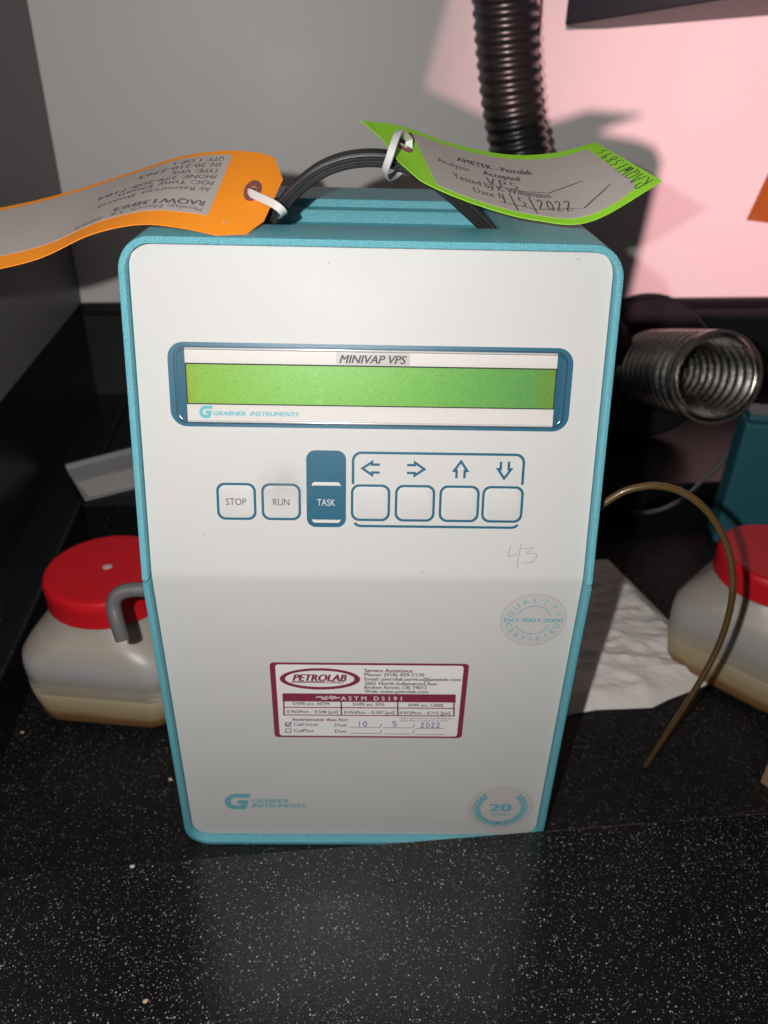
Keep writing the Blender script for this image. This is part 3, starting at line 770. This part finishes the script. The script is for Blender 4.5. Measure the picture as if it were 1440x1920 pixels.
def cdt(outline, hole=None, grid=(40, 12)):
    pts = []; edges = []
    def ring(P):
        n0 = len(pts); pts.extend(Vector(p) for p in P); edges.extend((n0 + k, n0 + (k + 1) % len(P)) for k in range(len(P)))
    dn = []
    for k in range(len(outline)):
        a, b = np.array(outline[k]), np.array(outline[(k + 1) % len(outline)]); m = max(1, int(abs(b - a)[0] * grid[0] + abs(b - a)[1] * grid[1]))
        dn += [tuple(a + (b - a) * j / m) for j in range(m)]
    ring(dn)
    if hole: ring(hole)
    for i in range(1, grid[0]):
        for j in range(1, grid[1]):
            p = (i / grid[0], j / grid[1])
            if in_poly(p, outline) and not (hole and in_poly(p, hole)): pts.append(Vector(p))
    r = delaunay_2d_cdt(pts, edges, [], 0, 1e-7)
    vs = [tuple(p) for p in r[0]]; fs = []
    for q in r[2]:
        c = (sum(vs[i][0] for i in q) / len(q), sum(vs[i][1] for i in q) / len(q))
        if in_poly(c, outline) and not (hole and in_poly(c, hole)): fs.append(tuple(q))
    return vs, fs
def solid_sheet(name, fn, vs, fs, l0, l1, m, parent=None):
    n = len(vs)
    v = [fn(*p, l1) for p in vs] + [fn(*p, l0) for p in vs]
    f = list(fs) + [tuple(n + i for i in reversed(q)) for q in fs]
    cnt = {}
    for q in fs:
        for k in range(len(q)):
            a, b = q[k], q[(k + 1) % len(q)]; cnt[(a, b)] = 1
    for (a, b) in cnt:
        if (b, a) not in cnt: f.append((b, a, n + a, n + b))
    return mesh(name, v, f, m, parent, True, 50)

def eyelet(fn, uv, ru, rv, m, parent, lift):
    o = [(uv[0] + ru * math.cos(2 * math.pi * k / 28), uv[1] + rv * math.sin(2 * math.pi * k / 28)) for k in range(28)]
    i = [(uv[0] + ru * .42 * math.cos(2 * math.pi * k / 28), uv[1] + rv * .42 * math.sin(2 * math.pi * k / 28)) for k in range(28)]
    v2, f2 = ring2(o, i)
    return solid_sheet('eyelet', fn, v2, f2, .00005, lift, m, parent)

# --- orange tag: eyelet end on the right, hanging off the left shoulder of the analyzer
def pr(px, py, y): return un(px, py, 1, y)
os_ = Sheet([(pr(541, 314, .112), pr(482, 443, .052)), (pr(501, 291, .117), pr(440, 446, .049)), (pr(455, 284, .118), pr(395, 439, .048)), (pr(410, 284, .119), pr(340, 428, .047)), (pr(340, 294, .119), pr(262, 421, .045)), (pr(250, 322, .117), pr(170, 440, .044)), (pr(150, 354, .114), pr(75, 484, .042)), (pr(50, 380, .112), pr(-25, 509, .040)), (pr(-60, 400, .108), pr(-135, 528, .038)), (pr(-190, 416, .104), pr(-270, 540, .036))])
to = empty('orange_tag', tuple(os_(.5, .5)))
off = np.array(to.location)
OS = lambda u, v, l=0.0: os_(u, v, l) - off
tag(to, 'bent orange card tag with printed grey label lying over the top left analyzer corner', 'tag')
ucl = .072
out = [(0, .19), (0, .80), (ucl, 1), (1, 1), (1, 0), (ucl, 0)]
E_ = (.112, .46)
hole = [(E_[0] + .016 * math.cos(2 * math.pi * k / 18), E_[1] + .05 * math.sin(2 * math.pi * k / 18)) for k in range(18)]
vs, fs = cdt(out, hole, (60, 14))
body = solid_sheet('tag_card', OS, vs, fs, -.00018, .00018, M['orange'], to)
eyelet(OS, E_, .040, .125, M['eyelet'], to, .0004)
vs, fs = cdt([(.262, .07), (.268, .055), (.86, .055), (.866, .07), (.866, .80), (.86, .82), (.268, .82), (.262, .80)], None, (60, 14))
lab = solid_sheet('paper_label', OS, vs, fs, .0002, .0003, M['paper_label'], to)
mb = MB()
# printed upside down as seen: text runs towards the left, its foot towards the back edge
def OT(body, t0, t1, base, cap, **k):
    v2, f2 = text_fit(body, t0, t1, 0, 1, **k)
    mb.add([OS(p[0], base - p[1] * -cap, .0004 + p[2]) for p in v2], f2)
for bd, a, b, bs, cp, bo in (('Monday, March 14, 2022', .295, .615, .745, .045, .0), ('RAQW13893', .295, .535, .665, .060, .035), ('Air Resources Board', .295, .585, .50, .052, .01), ('POC: Tony Doan', .295, .55, .415, .052, .02), ('PHONE: 279-208-7184', .295, .60, .335, .052, .02), ('TYPE: VPS', .295, .44, .255, .052, .02), ('SN: 20-210-2763', .295, .525, .175, .052, .02), ('QTY: 1 OF 1', .295, .45, .095, .052, .02)):
    OT(bd, a, b, bs, cp, bold=bo)
mb.build('label_lettering', M['tag_ink'], lab)
mb = MB()
for u, v_, r in ((.185, .86, .004), (.14, .83, .0022), (.3, .93, .0015)):
    mb.add([OS(u + r * math.cos(k), v_ + r * 3.2 * math.sin(k), .0006) for k in np.linspace(0, 5.5, 7)] , [tuple(range(7))])
mb.build('white_crumbs', M['crumbw'], to)

# --- green tag: eyelet end on the left, tied to the crown of the handle
gs = Sheet([(pr(676, 226, .118), pr(738, 302, .074)), (pr(752, 237, .124), pr(800, 345, .066)), (pr(850, 270, .126), pr(900, 386, .060)), (pr(950, 290, .127), pr(1005, 413, .055)), (pr(1040, 287, .129), pr(1108, 415, .052)), (pr(1117, 267, .131), pr(1242, 340, .058))])
tg = empty('green_tag', tuple(gs(.5, .5)))
goff = np.array(tg.location)
GS = lambda u, v, l=0.0: gs(u, v, l) - goff
tag(tg, 'bent lime green card tag with handwritten grey label tied to the black handle', 'tag')
out = [(0, .0), (.03, .30), (.045, .36), (.06, .88), (.165, 1), (1, 1), (1, 0), (.13, 0)]
E2 = (.165, .40)
hole = [(E2[0] + .017 * math.cos(2 * math.pi * k / 18), E2[1] + .05 * math.sin(2 * math.pi * k / 18)) for k in range(18)]
vs, fs = cdt(out, hole, (60, 14))
solid_sheet('tag_card', GS, vs, fs, -.00018, .00018, M['green'], tg)
eyelet(GS, E2, .042, .125, M['eyelet'], tg, .0004)
vs, fs = cdt([(.235, .10), (.25, .08), (.925, .08), (.94, .11), (.955, .80), (.945, .90), (.90, .93), (.262, .93), (.25, .90)], None, (60, 14))
glab = solid_sheet('paper_label', GS, vs, fs, .0002, .0003, M['paper_label'], tg)
mb = MB(); pn = MB()
def GT(body, t0, t1, base, cap, **k):
    v2, f2 = text_fit(body, t0, t1, 0, 1, **k)
    mb.add([GS(p[0], base - p[1] * cap, .0004 + p[2]) for p in v2], f2)
GT('AMETEK - Petrolab', .385, .665, .325, .070, bold=.03); GT('Accepted', .47, .605, .445, .070, bold=.03)
GT('Analyzer', .30, .42, .47, .075); GT('Tested by K Williamson', .34, .70, .665, .075, bold=.01); GT('Date', .40, .475, .80, .075)
mb.build('label_lettering', M['grey_ink'], glab)
for P in ([(.45, .60), (.6, .605), (.7, .59), (.84, .50)], [(.485, .845), (.62, .85), (.80, .835), (.905, .70)]):
    v2, f2 = stroke2(P, .008); pn.add([GS(*p, .0004) for p in v2], f2)
fG = lambda x, y: GS(x, -y, .00045)
hand(pn, 'VPS', .475, .60, -.585, .10, .006, fG); hand(pn, '4|5|2022', .495, .775, -.835, .13, .006, fG)
tag(pn.build('pen_writing', M['ink'], glab), kind='stuff')
pn = MB()
fH = lambda x, y: GS(.948 + y * .042, x, .0005)     # runs along the end of the card
hand(pn, 'RAQW13893', .93, .17, .05, .85, .012, lambda x, y: GS(.992 - y * .052, x, .0005))
tag(pn.build('pen_writing', M['ink'], tg), kind='stuff')

# --- nylon cable ties
def band(name, P, w, t, label, closed=True, up=(0, 1, 0)):
    Q, _ = resample(catmull(P + [P[0]], 8), .0015)
    Q = Q[:-1]
    v, f = sweep(list(Q), lambda i: [(-w, -t), (w, -t), (w, t), (-w, t)], up=up, closed=True)
    o = mesh(name, v, f, M['nylon'], None, True, 40); bevel(o, .0003, 2); tag(o, label, 'cable tie')
    return o
e3 = gs(*E2)
P = [e3 + np.array((.003, .000, .003)), un(750, 246, 1, .084), un(739, 268, 1, .073), un(730, 296, 1, .071), un(722, 322, 1, .078), un(728, 334, 1, .095), un(745, 325, 1, .115), un(765, 300, 1, .118), e3 + np.array((.0035, .002, -.004))]
band('cable_tie', P, .0020, .0006, 'white nylon cable tie looped round the handle crown through the green tag', up=(1, 0, .2))
e4 = os_(*E_)
P = [e4 + np.array((-.001, .001, -.003)), un(466, 361, 1, .083), un(487, 370, 1, .0755), un(509, 380, 1, .0695), un(525, 391, 1, .067), un(532, 401, 1, .073), un(526, 405, 1, .092), un(508, 396, 1, .104), un(485, 385, 1, .100)]
band('cable_tie', P, .0021, .0006, 'white nylon cable tie holding the orange tag to the handle foot', up=(-.1, .5, .85))

# ================================================================== JARS
def jar(name, loc, rz, label):
    t = empty(name, loc, rz); tag(t, label, 'jar', 'milky jars with red lids')
    secs = [(0.0, .058, .040, .020), (.002, .063, .045, .021), (.008, .0665, .0485, .022), (.035, .0705, .0515, .022), (.037, .0697, .0507, .022), (.039, .0707, .0517, .022), (.042, .0699, .0509, .022), (.044, .0709, .0518, .022), (.047, .0701, .0511, .022), (.050, .071, .052, .022), (.062, .0715, .0525, .023), (.070, .070, .052, .026), (.077, .064, .050, .03), (.086, .054, .047, .034), (.094, .046, .0445, .04), (.100, .044, .0435, .0425)]
    v = []; f = []; N = 48
    for z, a, b, r in secs:
        r = min(r, a - .0005, b - .0005)
        a = a - .0075 * min(1, max(0, (.094 - z) / .03)); loop = rrect(-a, -b, a, b, r, 11)
        v += [(x, y * 1.1 - .003, z) for x, y in loop] if z < .09 else [(x, y, z) for x, y in loop]
    N = len(loop)
    for i in range(len(secs) - 1):
        for k in range(N): f.append((i * N + k, i * N + (k + 1) % N, (i + 1) * N + (k + 1) % N, (i + 1) * N + k))
    f.append(tuple(range(N - 1, -1, -1))); f.append(tuple((len(secs) - 1) * N + k for k in range(N)))
    mesh('jar_body', v, f, M['jar'], t, True, 50)
    prof = [(.0475, .1005), (.0490, .1005), (.0497, .1015), (.0497, .114), (.0502, .1150), (.0502, .1215), (.0485, .1243), (.046, .1252), (.0435, .1250), (.0, .1252)]
    v = []; f = []; N = 64
    for r, z in prof[:-1]:
        for k in range(N):
            a = 2 * math.pi * k / N; rr = r + (.0004 if (k % 2 and .1012 < z < .1145) else 0); v.append((rr * math.cos(a), rr * math.sin(a), z))
    for i in range(len(prof) - 2):
        for k in range(N): f.append((i * N + k, i * N + (k + 1) % N, (i + 1) * N + (k + 1) % N, (i + 1) * N + k))
    f.append(tuple((len(prof) - 2) * N + k for k in range(N)))
    lid = mesh('lid', v, f, M['red'], t, True, 35)
    v = [(.004 * math.cos(k * .5236) * s_, .004 * math.sin(k * .5236) * s_, .1253 + dz) for s_, dz in ((1, 0), (.6, .0009)) for k in range(12)]
    mesh('vent_dimple', v, [(k, (k + 1) % 12, 12 + (k + 1) % 12, 12 + k) for k in range(12)] + [tuple(range(12, 24))], M['paper_label'], lid, True)
    return t
jar('waste_jar', (-.2105, .1635, 0), R(-6), 'milky jar with red lid left of the analyzer, below the bent grey tube')
jar('waste_jar', (.354, .194, 0), R(-45), 'milky plastic jar with a red lid on the right, behind the amber tube')

# ================================================================== PAPER TOWEL
tp = [(1015, 1080), (1065, 1050), (1140, 1045), (1200, 1105), (1245, 1150), (1290, 1200), (1345, 1250), (1340, 1275), (1300, 1290), (1255, 1307), (1225, 1322), (1180, 1324), (1120, 1326), (1070, 1335), (1000, 1345)]
tw = [un(px, py, 2, .004)[:2] for px, py in tp]
tw = [p + (np.array((.05, .03)) if i == 6 else 0) * 0 for i, p in enumerate(tw)]
c0 = np.mean(tw, axis=0); sc = .25
uv = [tuple((p - c0) / sc + .5) for p in tw]
vs, fs = cdt(uv, None, (90, 90))
def edge_d(p):
    return min(np.linalg.norm(np.array(p) - (np.array(a) + np.clip(((np.array(p) - a) @ (np.array(b) - a)) / max(1e-9, (np.array(b) - a) @ (np.array(b) - a)), 0, 1) * (np.array(b) - np.array(a)))) for a, b in zip([np.array(q) for q in uv], [np.array(q) for q in uv[1:] + uv[:1]]))
from mathutils import noise as mn
hcache = {}
def towel_pt(u, v, l=0):
    k = (round(u, 5), round(v, 5))
    if k not in hcache:
        d = edge_d((u, v)); x, y = u * 7, v * 9
        h_ = .5 + .5 * mn.noise(Vector((x * .5 + y * .2, y * .9, 1.3)))
        r_ = 1 - abs(mn.noise(Vector((x * .6 + 3, y * 1.7 - x * .4, 4.1)))) * 1.6
        r2 = 1 - abs(mn.noise(Vector((x * 1.6 + 9, y * 3.6 + x * .9, 8.1)))) * 1.6
        hcache[k] = min(1, d * 14) * (.003 + .009 * h_ + .0045 * max(0, r_) ** 2 + .0022 * max(0, r2)) + .0016
    return np.array((c0[0] + (u - .5) * sc, c0[1] + (v - .5) * sc, hcache[k] + l))
o = solid_sheet('paper_towel', towel_pt, vs, fs, -.0010, 0, M['towel'])
tag(o, 'crumpled white paper towel lying on the worktop between the analyzer and the right jar', 'paper towel')

# ================================================================== HOSES
def corrugated(P, r, amp, pitch, n=36, spiral=True, thick=0.0, sharp=1.0):
    Q, t = resample(catmull(P, 14), pitch / 12)
    def sec(i):
        out = []
        for k in range(n):
            a = 2 * math.pi * k / n
            w = math.cos(2 * math.pi * t[i] / pitch + (a if spiral else 0))
            w = math.copysign(abs(w) ** sharp, w)
            q = r + amp * w
            out.append((q * math.cos(a), q * math.sin(a)))
        return out
    v, f = sweep(list(Q), sec, up=(0.3, 1, .1), caps=False)
    if thick:
        r0 = r; m = len(v); L = len(Q)
        def sec2(i): return [(a * (r - thick) / r, b * (r - thick) / r) for a, b in sec(i)]
        v2, f2 = sweep(list(Q), sec2, up=(0.3, 1, .1), caps=False)
        v = v + v2; f = f + [tuple(m + j for j in reversed(q)) for q in f2]
        for k in range(n):
            a = (L - 1) * n; f.append((a + k, a + (k + 1) % n, m + a + (k + 1) % n, m + a + k)); f.append(((k + 1) % n, k, m + k, m + (k + 1) % n))
    return v, f
HYv = .60
hpts = [onY(930, -260, HYv), onY(940, -120, HYv), onY(946, 0, HYv), onY(951, 90, HYv), onY(959, 180, HYv), onY(971, 260, HYv), onY(986, 330, HYv - .004), onY(1002, 410, HYv - .01), onY(1028, 490, HYv - .02), onY(1066, 570, HYv - .03), onY(1112, 632, HYv - .045)]
eh = empty('extraction_hose', tuple(hpts[2])); tag(eh, 'black corrugated hose hanging on the back wall, ending in a black funnel', 'hose')
ho = np.array(eh.location)
v, f = corrugated([p - ho for p in hpts], .0332, .0012, .0118, thick=.002, sharp=.8)
mesh('corrugated_hose', v, f, M['hose'], eh, True)
# funnel that the silver duct is pushed into
fc = onY(1214, 690, .565); mo = onY(1343, 708, .375); ax = (mo - onY(1203, 684, .585)); ax /= np.linalg.norm(ax)
fpz = [fc - ax * .075, fc - ax * .05, fc - ax * .022, fc - ax * .012, fc, fc + ax * .004]
rad = [.040, .052, .080, .088, .090, .086]
v, f = sweep([p - ho for p in fpz], lambda i: circ(rad[i], 48), up=(0, 0, 1), caps=True); mesh('funnel', v, f, M['funnel'], eh, True, 35)
v, f = sweep([p - ho for p in (hpts[-1], hpts[-1] * .5 + fpz[0] * .5, fpz[0] + ax * .002)], lambda i: circ(.037, 32), up=(0, 0, 1)); mesh('hose_cuff', v, f, M['funnel'], eh, True, 40)
sd0 = fc + ax * .002
v, f = corrugated([sd0 - mo, sd0 * .66 + mo * .34 - mo, sd0 * .33 + mo * .67 - mo, mo - mo], .0450, .0044, .0185, n=56, spiral=False, thick=.0010, sharp=.85)
so = empty('silver_duct', tuple(mo)); tag(so, 'open silver ribbed duct sticking out of the black funnel right of the analyzer', 'duct')
mesh('ribbed_duct', v, f, M['silver'], so, True)
rv, rf = [], []
Q = [ -ax * .003, ax * .0008]
v1, f1 = sweep(Q, lambda i: circ(.0492, 56), up=(0.3, 1, .1), caps=False); v2_, f2_ = sweep(Q, lambda i: circ(.0466, 56), up=(0.3, 1, .1), caps=False)
m = len(v1); fr2 = f1 + [tuple(m + j for j in reversed(q)) for q in f2_] + [(56 + k, 56 + (k + 1) % 56, m + 56 + (k + 1) % 56, m + 56 + k) for k in range(56)] + [((k + 1) % 56, k, m + k, m + (k + 1) % 56) for k in range(56)]
mesh('duct_rim', v1 + v2_, fr2, M['silver'], so, True, 40)

# ================================================================== SMALLER THINGS BEHIND
P = [onY(1018, -60, .70), onY(1013, 20, .70), onY(1007, 90, .70), onY(1003, 150, .71), onY(1004, 190, .72), onY(1012, 230, .72), onY(1022, 275, .715), onY(1030, 320, .71)]
v, f = tube(catmull(P, 6), .0016, 10, up=(0, 1, 0)); tag(mesh('brown_wire', v, f, M['copper'], None, True), 'thin brown wire hanging beside the black corrugated hose', 'wire')
# dark box under the hood roof, top right
A = onY(1058, 48, .665); B = onY(1353, 0, .545)
dirb = (B - A) / np.linalg.norm(B - A); nb = np.array((-dirb[1], dirb[0], 0))
v = [A, A + dirb * .9, A + dirb * .9 + nb * .35, A + nb * .35]; v = v + [p + np.array((0, 0, .3)) for p in v]
o = mesh('overhead_box', v, [(3, 2, 1, 0), (4, 5, 6, 7), (0, 1, 5, 4), (1, 2, 6, 5), (2, 3, 7, 6), (3, 0, 4, 7)], M['navy']); fixnormals(o); bevel(o, .002, 2)
tag(o, 'dark navy box overhead in the top right corner', 'box')
# corner of another orange tag at the right edge
ot = empty('orange_tag', (0, 0, 0)); yq = .775
pts = [un(1443, 322, 1, yq + .01), un(1401, 413, 1, yq), un(1470, 421, 1, yq), un(1520, 415, 1, yq + .01), un(1515, 310, 1, yq + .02)]
c = np.mean(pts, axis=0); ot.location = tuple(c)
n = len(pts); v = [p - c for p in pts] + [p - c + np.array((0, .0005, .0002)) for p in pts]
mesh('tag_card', v, [tuple(range(n)), tuple(range(2 * n - 1, n - 1, -1))] + [(k, n + k, n + (k + 1) % n, (k + 1) % n) for k in range(n)], M['shaded_orange'], ot)
tag(ot, 'corner of a shade-darkened orange tag at the right edge, in front of the pink wall', 'tag')
# teal case standing behind the right jar
tcs = empty('teal_case', tuple(un(1335, 1020, 2, 0))); tag(tcs, 'teal instrument case standing behind the right jar', 'instrument')
mb = MB(); a = R(-12)
def tcf(x, y, z): return (x * math.cos(a) - y * math.sin(a), x * math.sin(a) + y * math.cos(a), z)
o = mb.add(*box((.11, .02, .078), (.11, .02, .0765), tcf)).build('case_body', M['teal_dim'], tcs); bevel(o, .004, 3)
o = MB().add(*box((.11, .02, .1595), (.108, .019, .004), tcf)).build('case_lid', M['teal_dim'], tcs); bevel(o, .003, 3)
# grey cord over the ledge
P = [onY(1398, 800, .40), onY(1372, 838, .405), onY(1345, 876, .412), onY(1310, 905, .42), onY(1275, 935, .42), onY(1235, 955, .42), onY(1195, 958, .42), onY(1150, 940, .43), onY(1110, 915, .44)]
v, f = tube(catmull(P, 6), .0036, 12, up=(0, 1, 0)); tag(mesh('grey_cord', v, f, M['cord'], None, True), 'grey cord drooping over the back ledge below the silver duct', 'cord')
# pale tray on the rear ledge, left
tr = empty('card_tray', tuple(un(200, 930, 2, LH))); tq = np.array(tr.location)
q = [un(160, 940, 2, LH + .001), un(300, 905, 2, LH + .001), un(290, 838, 2, LH + .012), un(125, 881, 2, LH + .012)]
q = [p - tq for p in q]; upv = np.array((0, 0, .0016)); n4 = 4
v = q + [p + upv for p in q]
o = mesh('tray_base', v, [(3, 2, 1, 0), (4, 5, 6, 7), (0, 1, 5, 4), (1, 2, 6, 5), (2, 3, 7, 6), (3, 0, 4, 7)], M['tray'], tr)
d_ = q[3] - q[0]; e_ = (q[1] - q[0])
fl_ = [q[0] + e_ * .06 + d_ * .06 + upv * 1.3, q[1] + d_ * .02 + upv * 1.3, q[1] + d_ * .55 + upv * 1.3, q[0] + e_ * .02 + d_ * .52 + upv * 1.3]
v = fl_ + [p + upv * .5 for p in fl_]
mesh('paper_strip', v, [(3, 2, 1, 0), (4, 5, 6, 7), (0, 1, 5, 4), (1, 2, 6, 5), (2, 3, 7, 6), (3, 0, 4, 7)], M['white_card'], tr)
bk = [q[3] - d_ * .05, q[2] - d_ * .05, q[2] + np.array((0, 0, .006)), q[3] + np.array((0, 0, .006))]
v = bk + [p + d_ * .03 for p in bk]
mesh('tray_rim', v, [(0, 1, 2, 3), (7, 6, 5, 4), (0, 4, 5, 1), (1, 5, 6, 2), (2, 6, 7, 3), (3, 7, 4, 0)], M['tray'], tr)
tag(tr, 'small pale grey card tray on the rear ledge behind the left jar', 'tray')
# carton at the right edge
ct = empty('small_carton', tuple(un(1424, 1468, 2, 0.0))); a2 = R(-50)
def ctf(x, y, z): return (x * math.cos(a2) - y * math.sin(a2), x * math.sin(a2) + y * math.cos(a2), z)
o = MB().add(*box((.05, .04, .0225), (.05, .04, .0222), ctf)).build('carton_body', M['carton'], ct); bevel(o, .0012, 2)
for sx in (0, 1):
    o = MB().add(*box((.05, .0205 + .039 * sx, .0456), (.0495, .0188, .0006), ctf)).build('carton_flap', M['carton'], ct)
tag(ct, 'corner of a small brown carton on the worktop at the right edge', 'carton')
# crumbs
def crumb(px, py, z, r, m, label):
    P = un(px, py, 2, z); bm = bmesh.new(); bmesh.ops.create_icosphere(bm, subdivisions=1, radius=r)
    for vv in bm.verts: vv.co *= random.uniform(.7, 1.2); vv.co.z *= .6; vv.co.x *= 1.3
    me = bpy.data.meshes.new('paint_chip'); bm.to_mesh(me); bm.free(); me.materials.append(m)
    o = bpy.data.objects.new('paint_chip', me); o.location = (P[0], P[1], z + r * .4); COL.objects.link(o)
    tag(o, label, 'chip')
crumb(248, 1626, .019, .0017, M['crumbw'], 'whitish chip on the front ledge edge, left of the analyzer')
crumb(320, 1462, 0, .0016, M['crumb'], 'tan chip on the worktop beside the lower left side of the analyzer')
crumb(273, 1878, .019, .0015, M['crumb'], 'tan chip on the front ledge near the bottom of the photo')
crumb(42, 1374, 0, .0013, M['crumb'], 'tan chip on the worktop in front of the left jar')
